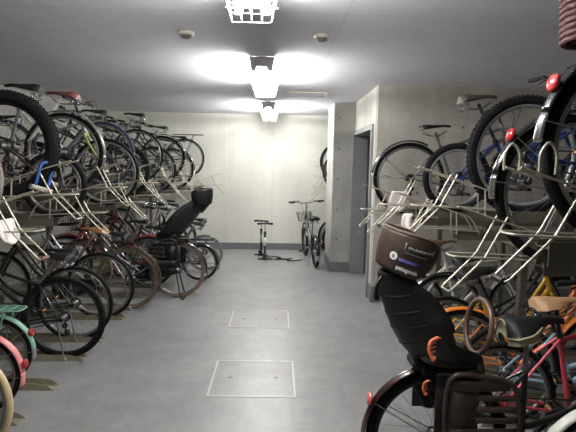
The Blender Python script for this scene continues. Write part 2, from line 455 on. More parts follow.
def crank_mesh(rr, m):
    def mk():
        mb = MB().lathe([(rr - .012, -.049), (rr, -.0475), (rr - .012, -.046)], n=36)
        for i in range(36):
            a = 2 * PI * i / 36; mb.box((rr - .002, -.0485, -.003), (rr + .004, -.0465, .003), M=Matrix.Rotation(a, 4, 'Y'))
        for i in range(5):
            a = 2 * PI * i / 5; mb.box((.01, -.05, -.009), (rr - .008, -.046, .009), M=Matrix.Rotation(a, 4, 'Y'))
        mb.lathe([(0, -.062), (.017, -.062), (.02, -.05), (.02, .05), (.017, .062), (0, .062)], n=14, closed=False)
        for sg in (-1, 1):
            M = Matrix.Rotation(.5 if sg > 0 else .5 + PI, 4, 'Y')
            mb.box((-.012, sg * .07 - .007, -.011), (.175, sg * .07 + .007, .011), bev=.004, M=M)
        return mb.mesh('crank', m)
    return cached(('crank', rr, m.name), mk)
def pedal_mesh():
    def mk():
        mb = MB().box((-.045, -.045, -.012), (-.03, .045, .012), bev=.003).box((.03, -.045, -.012), (.045, .045, .012), bev=.003)
        mb.box((-.03, -.045, -.009), (.03, -.033, .009), bev=.003).box((-.03, .033, -.009), (.03, .045, .009), bev=.003).tube([(0, -.05, 0), (0, .05, 0)], .008, 8)
        mb.box((-.047, -.025, -.006), (-.045, .025, .006), 1).box((.045, -.025, -.006), (.047, .025, .006), 1)
        return mb.mesh('pedal', [BLKP, mat('amber_pedal_reflector', (214, 140, 50), .3)])
    return cached('pedal', mk)
def basket_mesh(m, w=.17, d=.13, h=.22):
    def mk():
        mb = MB(); wb, db = w * .78, d * .78
        def ring(t, r):
            a, b = wb + (w - wb) * t, db + (d - db) * t; z = h * t
            mb.tube(cr([(-b, -a, z), (b * .9, -a, z), (b, a * -.9, z), (b, a * .9, z), (b * .9, a, z), (-b, a, z)], 3, True), r, 5, True)
        for i in range(8): ring(i / 7, .0045 if i in (0, 7) else .002)
        for i in range(10):
            u = -1 + 2 * i / 9
            for sg in (-1, 1): mb.tube([(sg * db, u * wb, 0), (sg * d, u * w, h)], .002, 4); 
            mb.tube([(-db, u * wb, 0), (db, u * wb, 0)], .002, 4)
        for i in range(8):
            u = -1 + 2 * i / 7
            for sg in (-1, 1): mb.tube([(u * db, sg * wb, 0), (u * d, sg * w, h)], .002, 4)
        return mb.mesh('basket', m)
    return cached(('bask', m.name, w, h), mk)
def fender_mesh(R, a0, a1, m, m2, w=.028):
    """curved mudguard strip about the wheel; m2 is the metal tip"""
    def mk():
        mb = MB(); n = 26; r = R + .016
        for (b0, b1, mm, k) in ((a0, a0 + (a1 - a0) * .86, 0, n), (a0 + (a1 - a0) * .86, a1, 1 if m2 else 0, 6)):
            g = []
            for i in range(k + 1):
                a = math.radians(b0 + (b1 - b0) * i / k)
                g.append([((r + .012 * math.cos(q * PI / 2) - .006) * math.cos(a), w * q, (r + .012 * math.cos(q * PI / 2) - .006) * math.sin(a)) for q in (-1, -.6, -.2, .2, .6, 1)])
            mb.shell(g, .002, mm)
        for a in (a0 + (a1 - a0) * .62, a0 + (a1 - a0) * .9):
            a = math.radians(a)
            for sg in (-1, 1): mb.tube([(r * math.cos(a), sg * (w + .001), r * math.sin(a)), (.0, sg * .058, .0)], .0028, 5, m=2)
        return mb.mesh('fender', [m, m2 or m, CHR])
    return cached(('fend', R, a0, a1, m.name, m2 and m2.name), mk)
def reflector_mesh(m, r=.03, flat=False):
    def mk():
        mb = MB().lathe([(0, -.012), (r * .7, -.011), (r, -.004), (r, .006), (r * .4, .012), (0, .012)], axis='x', n=18, closed=False)
        if flat: mb.v = [(x, y * .6, z * 1.5) for x, y, z in mb.v]
        return mb.mesh('reflector', m)
    return cached(('refl', m.name, r, flat), mk)

def add_wheel(root, x, R, rt, tire, rim, rear, knob, hubm):
    w = obj('wheel', tire_mesh(R, rt, tire, knob), None, root, (x, 0, R))
    obj('rim', rim_mesh(R, rt, rim), None, w); obj('spokes', spoke_mesh(R, rt, 20 if R < .27 else 28), None, w); obj('hub', hub_mesh(rear, hubm), None, w)
    return w

def bicycle(kind, label, side, Y, edge, z0, group, R=.33, rt=.018, wb=1.04, frame='city', fc=BLKF, tire=RUB, rim=ALU, fend=None, tip=None,
            saddle=BLKL, stype='wide', trim=None, sx=.08, hs=.84, bar='swept', barz=1.0, barm=CHR, basket=None, rack=None, case=None, refl=None, reflang=158,
            knob=False, stand='side', post=ALU, fend_end=203, rev=False, forkm=None, lean=0.0, bell=False, hx=0.0, grip=BLKP, pose=None):
    Ro = R + (.03 if fend else 0)
    if pose: loc, rz = pose
    elif side == 'left':
        loc, rz = (((edge - R), Y, z0), PI) if not rev else ((edge - R - wb, Y, z0), 0)
    else:
        loc, rz = (((edge + R), Y, z0), 0) if not rev else ((edge + R + wb, Y, z0), PI)
    root = thing(kind, label, 'bicycle', loc, rz, group); root.rotation_euler.x = lean
    P_ = lambda n, mb, m, par=root, l=(0, 0, 0): obj(n, mb, m, par, l)
    bbz = max(R - .06, .25); bb = V(.41, 0, bbz)
    sad = V(sx, 0, hs); ax = (sad - bb).normalized()
    hb = V(wb - .06 - .33 * (R + .05) + hx, 0, 2 * R + .05 if R > .27 else .62); ha = V(-.33, 0, .944)
    ht = hb + ha * (.13 if frame != 'mini' else .14)
    sl = (.40 if frame == 'city' else .44 if frame == 'dia' else .30)
    sc = bb + ax * min(sl, (hs - bbz) - .16)
    rh = V(0, 0, R)
    # frame
    f = MB(); tr = .0155
    f.tube([bb - ax * .0, sc], .0145, 8); f.tube([hb - ha * .01, ht + ha * .01], .019, 10)
    f.tube([bb + V(0, -.036, 0), bb + V(0, .036, 0)], .021, 12)
    for sg in (-1, 1):
        f.tube([bb + V(-.03, sg * .02, 0), bb + V(-.16, sg * .045, (R - bbz) * .35), rh + V(.01, sg * .062, 0)], .009, 6)
        f.tube([sc + V(0, sg * .014, -.02), sc.lerp(rh, .3) + V(0, sg * .04, 0), rh + V(.01, sg * .062, 0)], .0075, 6)
        f.box((-.016, sg * .062 - .003, R - .018), (.02, sg * .062 + .003, R + .014))
    if frame == 'city':
        s1 = bb + ax * .12; m1 = (hb + s1) / 2 + V(.0, 0, -.10)
        f.tube(cr([ht - ha * .03, hb.lerp(m1, .5) + V(-.03, 0, .045), m1 + V(-.03, 0, .02), s1 + V(.05, 0, .0), s1], 5), tr, 8)
        f.tube([hb + ha * .02, (hb + bb) / 2 + V(.02, 0, -.03), bb], tr, 8)
    elif frame == 'dia':
        f.tube([ht - ha * .03, sc - ax * .03], .0145, 8); f.tube([hb + ha * .02, bb], .0185, 8)
    else:
        f.tube([hb + ha * .06, bb + ax * .10], .02, 8)
        f.tube([hb + ha * .0, bb + V(.05, 0, 0)], .014, 8)
    P_('frame', f, fc)
    # fork
    fk = MB(); fh = V(wb, 0, R)
    for sg in (-1, 1):
        fk.tube(cr([hb + V(0, sg * .02, -.01), hb - ha * .08 + V(.0, sg * .05, 0), fh + V(-.05, sg * .055, .12), fh + V(0, sg * .055, 0)], 4), [.0125] * 9 + [.009] * 4, 6)
    fk.tube([hb + V(0, -.055, -.02), hb + V(0, .055, -.02)], .013, 6)
    P_('fork', fk, forkm or fc)
    add_wheel(root, 0, R, rt, tire, rim, True, knob, ALU); add_wheel(root, wb, R, rt, tire, rim, False, knob, ALU)
    # saddle and post
    P_('seat_post', MB().tube([sc - ax * .02, sad - ax * .06], .0125, 8).tube([sc - ax * .012, sc + ax * .012], .019, 10), post)
    s = obj('saddle', saddle_mesh(stype, saddle, trim), None, root, tuple(sad)); s.rotation_euler.y = -.03
    obj('saddle_rail', saddle_rail_mesh(stype != 'slim'), None, s)
    # drive train
    c = obj('crank', crank_mesh(.078 if frame != 'dia' else .088, ALU if not case else DARK), None, root, tuple(bb))
    for sg in (-1, 1):
        a = .5 if sg > 0 else .5 + PI
        obj('pedal', pedal_mesh(), None, c, (.17 * math.cos(a), sg * .125, -.17 * math.sin(a)))
    if case:
        g = []; n = 12
        pts = [(bb.x + .105 * math.cos(a), bb.z + .105 * math.sin(a)) for a in [-PI / 2 + PI * i / n for i in range(n + 1)]] + [(.055 * math.cos(a), R + .055 * math.sin(a)) for a in [PI / 2 + PI * i / n for i in range(n + 1)]]
        P_('chain_case', MB().prism(pts, 'y', -.06, -.04), case)
    else:
        ch = [(bb.x, -.0475, bb.z + .082), (0, -.0475, R + .035), (-.03, -.0475, R + .012), (-.03, -.0475, R - .012), (0, -.0475, R - .035), (bb.x, -.0475, bb.z - .082), (bb.x + .06, -.0475, bb.z - .05), (bb.x + .082, -.0475, bb.z), (bb.x + .06, -.0475, bb.z + .05)]
        P_('chain', MB().tube(ch, .0045, 4, True), DARK)
        if frame == 'dia' and not case:
            P_('derailleur', MB().tube([(0, -.05, R - .03), (.02, -.055, R - .09), (-.005, -.05, R - .14)], .008, 6).lathe([(.008, -.053), (.024, -.053), (.024, -.047), (.008, -.047)], (.015, 0, R - .085), n=14).lathe([(.008, -.053), (.024, -.053), (.024, -.047), (.008, -.047)], (-.004, 0, R - .14), n=14), DARK)
    # handlebar
    st = ht + ha * max(.04, (barz - ht.z) / .944); hm = MB()
    hm.tube([ht, st], .0125, 8)
    if bar == 'swept':
        tp = st + V(.06, 0, 0); hm.tube([st - ha * .01, tp], .011, 6)
        half = [tp, tp + V(.03, .06, .015), tp + V(.01, .17, .035), tp + V(-.09, .255, .03), tp + V(-.21, .265, .01)]
    else:
        tp = st + V(.06 if frame == 'dia' else .01, 0, .0); hm.tube([st - ha * .01, tp], .015, 6)
        half = [tp, tp + V(0, .1, .0), tp + V(-.005, .17, .02), tp + V(-.03, .30, .02)]
    lh = cr(half, 5); rhp = [V(p.x, -p.y, p.z) for p in lh]
    hm.tube(rhp[::-1] + lh[1:], .0105, 8); hb_o = P_('handlebar', hm, barm)
    for sg, pl in ((1, lh), (-1, rhp)):
        a, b = pl[-6], pl[-1]; d = (b - a).normalized(); L = min(.115, (b - a).length)
        obj('grip', MB().tube([b - d * L, b - d * L * .5, b + d * .004], [.0145, .0165, .0155], 8), grip, hb_o)
        q = b - d * (L + .035)
        obj('brake_lever', MB().box((q.x - .014, q.y - .012, q.z - .014), (q.x + .014, q.y + .012, q.z + .014), bev=.004).tube([q + V(.01, 0, 0), q + V(.045, 0, -.01) + d * .02, q + V(.035, 0, -.03) + d * .11], .0055, 5), DARK, hb_o)
        obj('brake_cable', MB().tube(cr([q + V(.014, 0, 0), q + V(.10, -sg * .05, .01), V(hb.x + .09, sg * .03, ht.z + .06), V(hb.x + .03, sg * .012, hb.z + .02)], 5), .0028, 5), BLKP, hb_o)
    # extras
    if fend:
        fo = obj('fender', fender_mesh(R, 62, fend_end, fend, tip), None, root, (0, 0, R))
        obj('fender', fender_mesh(R, 150, 28, fend, None), None, root, (wb, 0, R))
        if refl:
            a = math.radians(reflang); ro = obj('reflector', reflector_mesh(refl), None, fo, ((R + .036) * math.cos(a), 0, (R + .036) * math.sin(a))); ro.rotation_euler.y = (PI - a) * .35
    elif refl:
        P_('reflector', reflector_mesh(refl, flat=True), None, root, (sc.x - .06, 0, sc.z - .02))
    if rack:
        z = 2 * R + .065; rk = MB(); q = 1 if R > .3 else .6
        rk.tube(cr([(sc.x - .05, -.05, z), (-.12 * q, -.065, z), (-.3 * q, -.06, z), (-.33 * q, 0, z), (-.3 * q, .06, z), (-.12 * q, .065, z), (sc.x - .05, .05, z)], 4), .0055, 6)
        for y in (-.03, 0, .03): rk.tube([(sc.x - .03, y, z), (-.32 * q, y, z)], .004, 5)
        for sg in (-1, 1): rk.tube([(-.16 * q, sg * .063, z), (0, sg * .07, R)], .0055, 6)
        for x in (-.05, -.2 * q): rk.tube([(x, -.064, z), (x, .064, z)], .0045, 5)
        P_('luggage_rack', rk, rack)
    if basket:
        obj('basket', basket_mesh(basket) if frame != 'mini' else basket_mesh(basket, .12, .10, .14), None, root, (hb.x + .17, 0, ht.z - (.03 if frame != 'mini' else .12)))
    if stand == 'side':
        P_('kickstand', MB().tube([(.02, .07, R - .02), (-.05, .13, .06)], .007, 6).tube([(-.05, .13, .06), (-.075, .14, .035)], .008, 6), ALU)
    elif stand == 'double':
        P_('kickstand', MB().tube(cr([(.0, -.075, R), (-.05, -.11, .06), (-.085, -.13, .014), (-.085, .13, .014), (-.05, .11, .06), (.0, .075, R)], 3), .0085, 6), DARK)
    if bell:
        obj('bell', MB().lathe([(.0, .03), (.018, .026), (.026, .01), (.026, 0), (0, 0)], tuple(lh[4] + V(0, 0, .01)), 'z', 14, False), CHR, hb_o)
    root['_sc'] = 0; del root['_sc']
    return root

# child seat carried over the rear wheel of a bicycle
def text_mesh(body, size, fn, m, name='lettering'):
    cu = bpy.data.curves.new(name, 'FONT'); cu.body = body; cu.size = size; cu.resolution_u = 3; cu.offset = .0011
    o = bpy.data.objects.new(name, cu); col.objects.link(o)
    dg = bpy.context.evaluated_depsgraph_get(); me = bpy.data.meshes.new_from_object(o.evaluated_get(dg))
    bpy.data.objects.remove(o); me.name = name
    for v in me.vertices: v.co = fn(v.co.x, v.co.y)
    me.materials.clear(); me.materials.append(m); return me
def child_seat(root, shellm, headm, padm, ringm, recline, detail=True, guardm=None):
    r = recline
    if r <= 25:
        spine = [V(-.30, 0, 1.13), V(-.29, 0, 1.04), V(-.255, 0, .94), V(-.215, 0, .85), V(-.145, 0, .755), V(-.03, 0, .71), V(.12, 0, .715)]
        C = V(-.165, 0, 1.212); tilt = 15
    else:   # leans farther back
        spine = [V(-.34, 0, 1.16), V(-.29, 0, 1.06), V(-.21, 0, .95), V(-.12, 0, .84), V(-.04, 0, .76), V(.06, 0, .71), V(.2, 0, .70)]
        C = V(-.27, 0, 1.21); tilt = 0
    S = cr(spine, 4); n = len(S); g = []
    for i, p in enumerate(S):
        t = i / (n - 1); tn = (S[min(i + 1, n - 1)] - S[max(i - 1, 0)]).normalized(); fw = V(-tn.z, 0, tn.x)
        if fw.x < 0 and fw.z < 0: fw = -fw
        W = .105 + .075 * min(1, t * 2.2); D = .09 + .13 * math.sin(PI * min(1, t * .95 + .05))
        row = []
        for j in range(13):
            q = -1 + 2 * j / 12
            row.append(p + V(0, W * math.sin(q * PI / 2 * .98), 0) + fw * D * (1 - math.cos(q * PI / 2)) ** .8)
        g.append(row)
    cs = obj('child_seat', MB().shell(g, .014), shellm, root)
    # ribs moulded in the back of the shell
    rb = MB()
    for i in range(5, 17, 3): rb.tube([g[i][j] + (S[i] - V(.1, 0, .9)).normalized() * .004 for j in range(2, 11)], .008, 5)
    obj('shell_rib', rb, shellm, cs)
    # cushion
    gc = [[S[i] * 1 + V(.012, W_, .022) for W_ in (-.11, -.06, 0, .06, .11)] for i in range(n - 8, n)]
    obj('cushion', MB().shell(gc, .025), padm, cs)
    # headrest: a wrap-round bowl, open to the front
    M = Matrix.Translation(C) @ Matrix.Rotation(math.radians(tilt), 4, 'Y')
    def S_(ph, v, off=0.0):
        p = .86 + .14 * math.sin(min(1, v * 1.0 + .1) * PI * .6) + off / .15
        k = abs(ph) / 2.15; top = .092 - .005 * k - .13 * max(0, k - .8) ** 1.5 * 3; low = -.098 + .02 * (1 - k) + .13 * max(0, k - .76) ** 1.3 * 3.0
        return M @ V(-.145 * math.cos(ph) * p + .0, .145 * math.sin(ph) * p, low + (top - low) * v)
    gh = [[S_(-2.15 + 4.3 * i / 28, j / 10) for j in range(11)] for i in range(29)]
    hr = obj('headrest', MB().shell(gh, .012), headm, cs)
    rim = [gh[i][10] for i in range(29)]
    obj('headrest_rim', MB().tube(rim, .009, 6), padm, cs)
    obj('headrest_pad', MB().shell([[S_(-1.7 + 3.4 * i / 20, .12 + .72 * j / 8, -.016) for j in range(9)] for i in range(21)], .01), padm, cs)
    obj('headrest_stem', MB().tube([C + V(-.09, 0, -.07), S[5]], .03, 8), shellm, cs)
    # carrying bracket down to the luggage rack
    bk = MB().box((-.14, -.06, .685), (.16, .06, .72), bev=.008).box((-.1, -.07, .665), (.1, -.05, .7), bev=.004).box((-.1, .05, .665), (.1, .07, .7), bev=.004)
    obj('mounting_bracket', bk, BLKP, cs)
    for sg in (-1, 1): obj('side_support', MB().shell([[V(x, sg * .165, z) for z in (.40, .55, .70)] for x in (-.07, -.03, .01)], .012).box((-.07, sg * .165 - .01, .66), (.12, sg * .165 + .01, .72), bev=.004), shellm, cs)
    # hand hoop in front of the child
    a = [V(.17 + .02 * math.cos(t) , .125 * math.sin(t), .875 + .122 * math.cos(t)) for t in [2 * PI * i / 24 for i in range(24)]]
    obj('hand_hoop', MB().tube(a, .0125, 8, True), ringm, cs)
    # leg guards with slots, foot rests
    for sg in (-1, 1):
        lg = MB(); y = sg * .185
        out = cr([(-.02, y, .70), (.12, y, .715), (.24, y, .69), (.285, y, .60), (.29, y, .46), (.25, y, .40), (.08, y, .39), (-.02, y, .42)], 4, True)
        lg.tube(out, .012, 6, True)
        for z0, z1, xa, xb in ((.655, .70, -.02, .24), (.61, .635, .10, .28), (.56, .585, .10, .285), (.51, .535, .10, .285), (.40, .485, -.02, .28)):
            lg.shell([[V(x, y + sg * .006 * math.sin((x - xa) / (xb - xa) * PI), z) for z in (z0, (z0 + z1) / 2, z1)] for x in [xa + (xb - xa) * i / 6 for i in range(7)]], .008)
        lg.shell([[V(x, y, z) for z in (.47, .57, .66)] for x in (-.02, .04, .11)], .008)
        obj('leg_guard', lg, guardm or ringm, cs)
        obj('foot_rest', MB().box((.05, sg * .11 - .05, .375), (.26, sg * .11 + .05, .39), bev=.004), BLKP, cs)
    return cs, S_

# ------------------------------------------------------------------ two-tier racks
HI, LO = 1.34, 1.17
def two_tier_rack(label, H0, o, trays, rails, uend, ys, grips=(), ulen=1.5, rail_u=.19, hoops=(), out={}):
    X = lambda u: H0 + o * u
    t = thing('bicycle_rack', label, 'bicycle rack', (H0, ys[0], 0))
    du = [0.0]
    P3 = lambda u, y, z: V(o * (u + du[0]), y - ys[0], z)
    def bx(mb, u0, u1, y0, y1, z0, z1, bev=0, m=0):
        a, b = sorted((o * (u0 + du[0]), o * (u1 + du[0]))); return mb.box((a, y0 - ys[0], z0), (b, y1 - ys[0], z1), m, bev)
    for y in ys:
        for u in (-.55, -1.25): obj('post', bx(MB(), u - .025, u + .025, y - .025, y + .025, 0, 1.04, .003).add([], []), RACK, t)
        obj('crossbar', bx(MB(), -1.25, -.55, y - .015, y + .015, .5, .54), RACK, t)
    for u in (-.55, -1.25): obj('beam', bx(MB(), u - .03, u + .03, ys[0] - .15, ys[-1] + .15, 1.04, 1.10, .003), RACK, t)
    for k, (y, z) in enumerate(trays):
        du[0] = out.get(k, 0.0)
        c = MB(); w = .036; ue = uend if (k == 0 or o > 0) else min(uend, .02)
        bx(c, -ulen, ue, y - w, y + w, z - .004, z)
        for sg in (-1, 1): bx(c, -ulen, ue, y + sg * w - .002, y + sg * w + .002, z - (.062 if o > 0 or k == 0 else .04), z + .022)
        for u in (-.55 - du[0], -1.25 - du[0]): bx(c, u - .02, u + .02, y - .03, y + .03, 1.10, z - .004)
        tr = obj('tray', c, RACK, t)
        g = MB(); yw = .05
        for sg in (-1, 1):
            yy = y + sg * yw
            g.tube(cr([P3(-.12, yy, z + .0), P3(-.06, yy, z + .1), P3(.03, yy, z + .14), P3(.36, yy, z + .245), P3(.42, yy, z + .265)], 3), .0047, 6)
            g.tube([P3(.04, yy, z + .145), P3(.03, yy, z - .0)], .005, 6)
            uo = .335 if sg < 0 else .39; yo = y + sg * (yw + .012)
            if k in hoops: g.tube(cr([P3(uo + .03, yo, z + .255), P3(uo + .03, yo, z + .31), P3(uo + .005, yo, z + .345), P3(uo - .022, yo, z + .31), P3(uo - .022, yo, z + .245)], 4), .0047, 6)
        g.tube([P3(.42, y - yw, z + .262), P3(.31, y + yw, z + .232)], .0047, 6)
        obj('wheel_guide', g, STEEL, tr)
        l = MB()
        l.tube(cr([P3(-.12, y - .052, z + .02), P3(.15, y - .052, z + .036), P3(.38, y - .05, z + .044), P3(.43, y - .03, z + .046), P3(.43, y + .03, z + .046), P3(.38, y + .05, z + .044), P3(.15, y + .052, z + .036), P3(-.12, y + .052, z + .02)], 4), .005, 6)
        obj('stop_loop', l, STEEL, tr)
        h = MB()
        pts = [P3(.20, y - .048, z + .222), P3(.285, y - .048, z + .05), P3(.31, y - .048, z + .02), P3(.43, y - .048, z - .105), P3(.44, y - .04, z - .113), P3(.44, y + .04, z - .113), P3(.43, y + .048, z - .105), P3(.31, y + .048, z + .02), P3(.285, y + .048, z + .05), P3(.20, y + .048, z + .222)]
        h.tube(pts, .005, 6)
        lv = obj('pull_handle', h, STEEL, tr)
        if k in grips: obj('grip', MB().tube([P3(.442, y - .036, z - .113), P3(.442, y + .036, z - .113)], .0125, 8), grips[k], lv)
    du[0] = 0.0
    for y in rails:
        c = MB(); w = .042
        for sg in (-1, 1):
            poly = [(o * -1.5, .0), (o * -1.5, .05), (o * (rail_u - .13), .05), (o * (rail_u - .04), .036), (o * rail_u, .004), (o * rail_u, 0)]
            if o < 0: poly = poly[::-1]
            c.prism(poly, 'y', y - ys[0] + sg * w - .002, y - ys[0] + sg * w + .002)
        bx(c, -1.5, rail_u - .01, y - w, y + w, 0, .002)
        obj('floor_rail', c, FLOORRAIL, t)
    return t
LT = [(2.62, LO), (3.1, HI), (3.6, LO), (4.1, HI), (4.63, LO), (5.15, HI), (5.7, LO), (6.2, HI), (6.75, LO), (7.25, HI), (7.8, LO), (8.35, HI), (8.64, LO)]
LR = [2.33, 2.77, 3.22, 3.72, 4.12, 4.72, 5.04, 5.52, 5.98, 6.36, 6.95, 7.5, 8.05]
two_tier_rack('long two-tier bicycle rack of grey steel along the left wall', -1.74, 1, LT, LR, .05, (1.9, 3.5, 6.17, 8.55), {0: mat('brown_grip', (84, 52, 46), .6)}, 1.4, out={12: .32})
RT = [(1.55, HI), (2.05, LO), (2.65, HI), (3.05, LO), (3.45, 1.28), (3.85, LO), (4.25, LO)]
RR = [1.75, 2.08, 2.45, 2.78, 3.05, 3.5, 3.9, 4.4, 4.85]
two_tier_rack('shorter two-tier bicycle rack of grey steel on the right, before the concrete wall', 1.2, -1, RT, RR, .3, (1.3, 3.24, 4.98), {0: BLKP, 2: BLKP, 4: BLKP}, 1.5, -.08, (0,))
two_tier_rack('two-tier bicycle rack tucked in the recess behind the concrete pillar', 1.06, -1, [(8.02, LO), (8.3, HI), (8.58, LO)], [8.02, 8.3, 8.58], .1, (8.16, 8.7), {}, 1.45, .05)

# ------------------------------------------------------------------ bicycles
GU, GL = 'bicycles on the upper trays of the left rack', 'bicycles on the floor along the left rack'
B = bicycle
# left, upper trays (front wheel to the wall)
B('city_bicycle', 'bicycle with grey tyre at the left photo edge, on the nearest upper tray', 'left', 2.62, -1.505, LO, GU, tire=RUBG, fc=GREYF, fend=None, hs=.86, saddle=BLKL)
B('mountain_bicycle', 'black mountain bicycle with fat knobby tyre on upper left tray, blue lock beside', 'left', 3.1, -1.41, HI, GU, R=.352, rt=.039, knob=True, frame='dia', fc=BLKF, rim=DARK, stype='slim', hs=.74, sx=.16, bar='flat', barz=.98, barm=DARK, stand=None, post=DARK)
B('folding_bicycle', 'small-wheeled black bicycle with black saddle between fat-tyred mountain bicycle and red-brown saddle', 'left', 3.6, -1.44, LO, GU, R=.25, rt=.022, wb=.98, frame='mini', fc=mat('dark_maroon_paint', (70, 36, 34), .35), hs=.98, sx=.18, bar='flat', barz=.92, barm=DARK, stand=None)
B('city_bicycle', 'white city bicycle with red-brown saddle and grey-green mudguard, upper left tray', 'left', 4.1, -1.5, HI, GU, R=.335, fc=WHITE, fend=GRNF, tip=CHR, saddle=REDBL, hs=.83, sx=-.03, rim=ALU, post=WHITE, stand='side', rack=None, basket=DARK, wb=1.12, barz=.93)
B('hybrid_bicycle', 'upper left bicycle facing the aisle, its black handlebar and lime fork showing', 'left', 4.68, -1.36, LO, GU, R=.33, frame='dia', fc=SILV, forkm=LIME, bar='flat', barz=.99, barm=DARK, hs=.85, rev=True, stype='slim', stand=None, rim=SILV)
B('hybrid_bicycle', 'bicycle with dark blue tyre and black saddle on upper left tray', 'left', 5.15, -1.54, HI, GU, R=.345, tire=RUBB, frame='dia', fc=WHITE, hs=.80, sx=.06, bar='flat', barz=.85, barm=DARK, rim=ALU, stand=None)
B('mountain_bicycle', 'dark bicycle with thick black tyre on low tray behind blue-tyred bicycle', 'left', 5.7, -1.52, LO, GU, R=.33, rt=.026, frame='dia', fc=BLKF, bar='flat', barz=.9, barm=DARK, hs=.8, stand=None, rim=DARK)
B('hybrid_bicycle', 'slim black bicycle with thin tyre and upright black saddle, upper left tray mid row', 'left', 6.2, -1.49, HI, GU, R=.345, rt=.016, frame='dia', fc=DARK, hs=.88, sx=.0, bar='flat', barz=.86, saddle=BLKL, barm=DARK, rim=ALU, stand=None)
B('city_bicycle', 'dark bicycle with bare black wheel on low tray, before silver-tipped mudguard', 'left', 6.75, -1.44, LO, GU, R=.33, fc=BLKF, hs=.84, rim=ALU)
B('city_bicycle', 'bicycle with black mudguard ending in bright silver tip, upper left tray', 'left', 7.25, -1.42, HI, GU, R=.335, fc=SILV, fend=BLKG, tip=SILV, hs=.80, sx=.03, rim=ALU, barz=.86)
B('city_bicycle', 'upper left bicycle with dark mudguard and long white tip on low tray', 'left', 7.8, -1.38, LO, GU, R=.335, fc=DARK, fend=BLKG, tip=WHITE, hs=.8, rim=ALU)
B('city_bicycle', 'farthest upper left bicycle with flat luggage rack above bare black wheel', 'left', 8.35, -1.29, HI, GU, R=.345, wb=1.0, fc=DARK, rack=DARK, hs=.72, rim=ALU, rt=.016, barz=.86)
# left, on the floor
B('city_bicycle', 'bicycle with cream tyre in the bottom left corner of the photo', 'left', 2.36, -1.36, .002, GL, tire=RUBC, fc=mat('cream_paint', (214, 204, 180), .4), hs=.85, rim=ALU, stand=None)
B('kids_bicycle', 'small bicycle with pink mudguard and dark red reflector, bottom left', 'left', 2.88, -1.60, .002, GL, R=.255, wb=.9, frame='mini', fc=PINK, fend=PINK, refl=REFL, reflang=166, hs=.66, barz=.86, fend_end=196, rim=ALU, saddle=mat('pink_vinyl', (214, 150, 150), .5), stand=None)
B('kids_bicycle', 'small bicycle with mint green mudguard and mint luggage rack, left floor', 'left', 3.27, -1.73, .002, GL, R=.245, wb=.9, frame='mini', fc=MINT, fend=MINT, tip=SILV, refl=REFL, reflang=150, hs=.64, barz=.84, rack=MINT, rim=ALU, fend_end=192)
B('hybrid_bicycle', 'black bicycle on floor rail with wide black saddle, nearest full-size on left', 'left', 3.73, -1.375, .002, GL, R=.34, rt=.02, frame='dia', fc=BLKF, hs=.86, sx=.02, bar='flat', barm=DARK, rim=DARK, tire=RUB, barz=.98)
B('city_bicycle', 'dark bicycle with red-handled grips right behind the nearest black bicycle', 'left', 4.12, -1.45, .002, GL, R=.34, fc=DARK, hs=.82, rim=ALU, grip=mat('red_grip', (120, 48, 48), .6), barz=.98)
B('city_bicycle', 'black city bicycle with brown leather saddle on the left floor', 'left', 4.72, -1.44, .002, GL, R=.345, fc=BLKF, saddle=mat('light_brown_leather', (140, 96, 58), .5), hs=.93, sx=.03, rim=ALU, basket=DARK, case=BLKP)
B('city_bicycle', 'bicycle with tan tyre and brown mudguard next to the child-seat bicycle', 'left', 5.04, -1.27, .002, GL, R=.34, tire=RUBT, fend=mat('brown_gloss', (62, 52, 42), .3), fc=SILV, hs=.84, rim=ALU, rack=DARK, basket=SILV)
cb = B('child_seat_bicycle', 'black bicycle carrying a tall black child seat, jutting from left row', 'left', 5.52, -.84, .002, GL, R=.335, fc=BLKF, fend=BLKG, tip=None, tire=RUBT, hs=.84, sx=.2, stand='double', rack=None, case=BLKP, rim=ALU, basket=DARK, wb=1.1)
child_seat(cb, BLKP, BLKP, mat('black_padding', (30, 30, 32), .8), BLKP, 35)
B('city_bicycle', 'red bicycle behind the black child-seat bicycle on the left floor', 'left', 5.98, -1.31, .002, GL, R=.33, fc=REDF, hs=.86, rim=ALU, basket=DARK, fend=REDF)
B('folding_bicycle', 'small black bicycle with mudguard and flat rack beyond the black child seat', 'left', 6.36, -.80, .002, GL, R=.25, wb=.98, frame='mini', fc=BLKF, fend=BLKG, rack=DARK, hs=.8, rim=ALU, sx=.05)
B('kids_bicycle', 'small silver wheel showing behind the last black small bicycle, left floor', 'left', 6.95, -.80, .002, GL, R=.275, wb=.95, frame='mini', fc=SILV, tire=RUBG, rim=SILV, hs=.78)
B('city_bicycle', 'far dark red bicycle in the left floor row with high handlebar', 'left', 7.5, -1.4, .002, GL, R=.33, fc=mat('dark_red_paint', (96, 26, 30), .35), hs=.88, barz=1.06)
B('city_bicycle', 'last dark bicycle of the left floor row, against the far wall', 'left', 8.05, -1.38, .002, GL, R=.33, fc=DARK, hs=.9, basket=SILV)
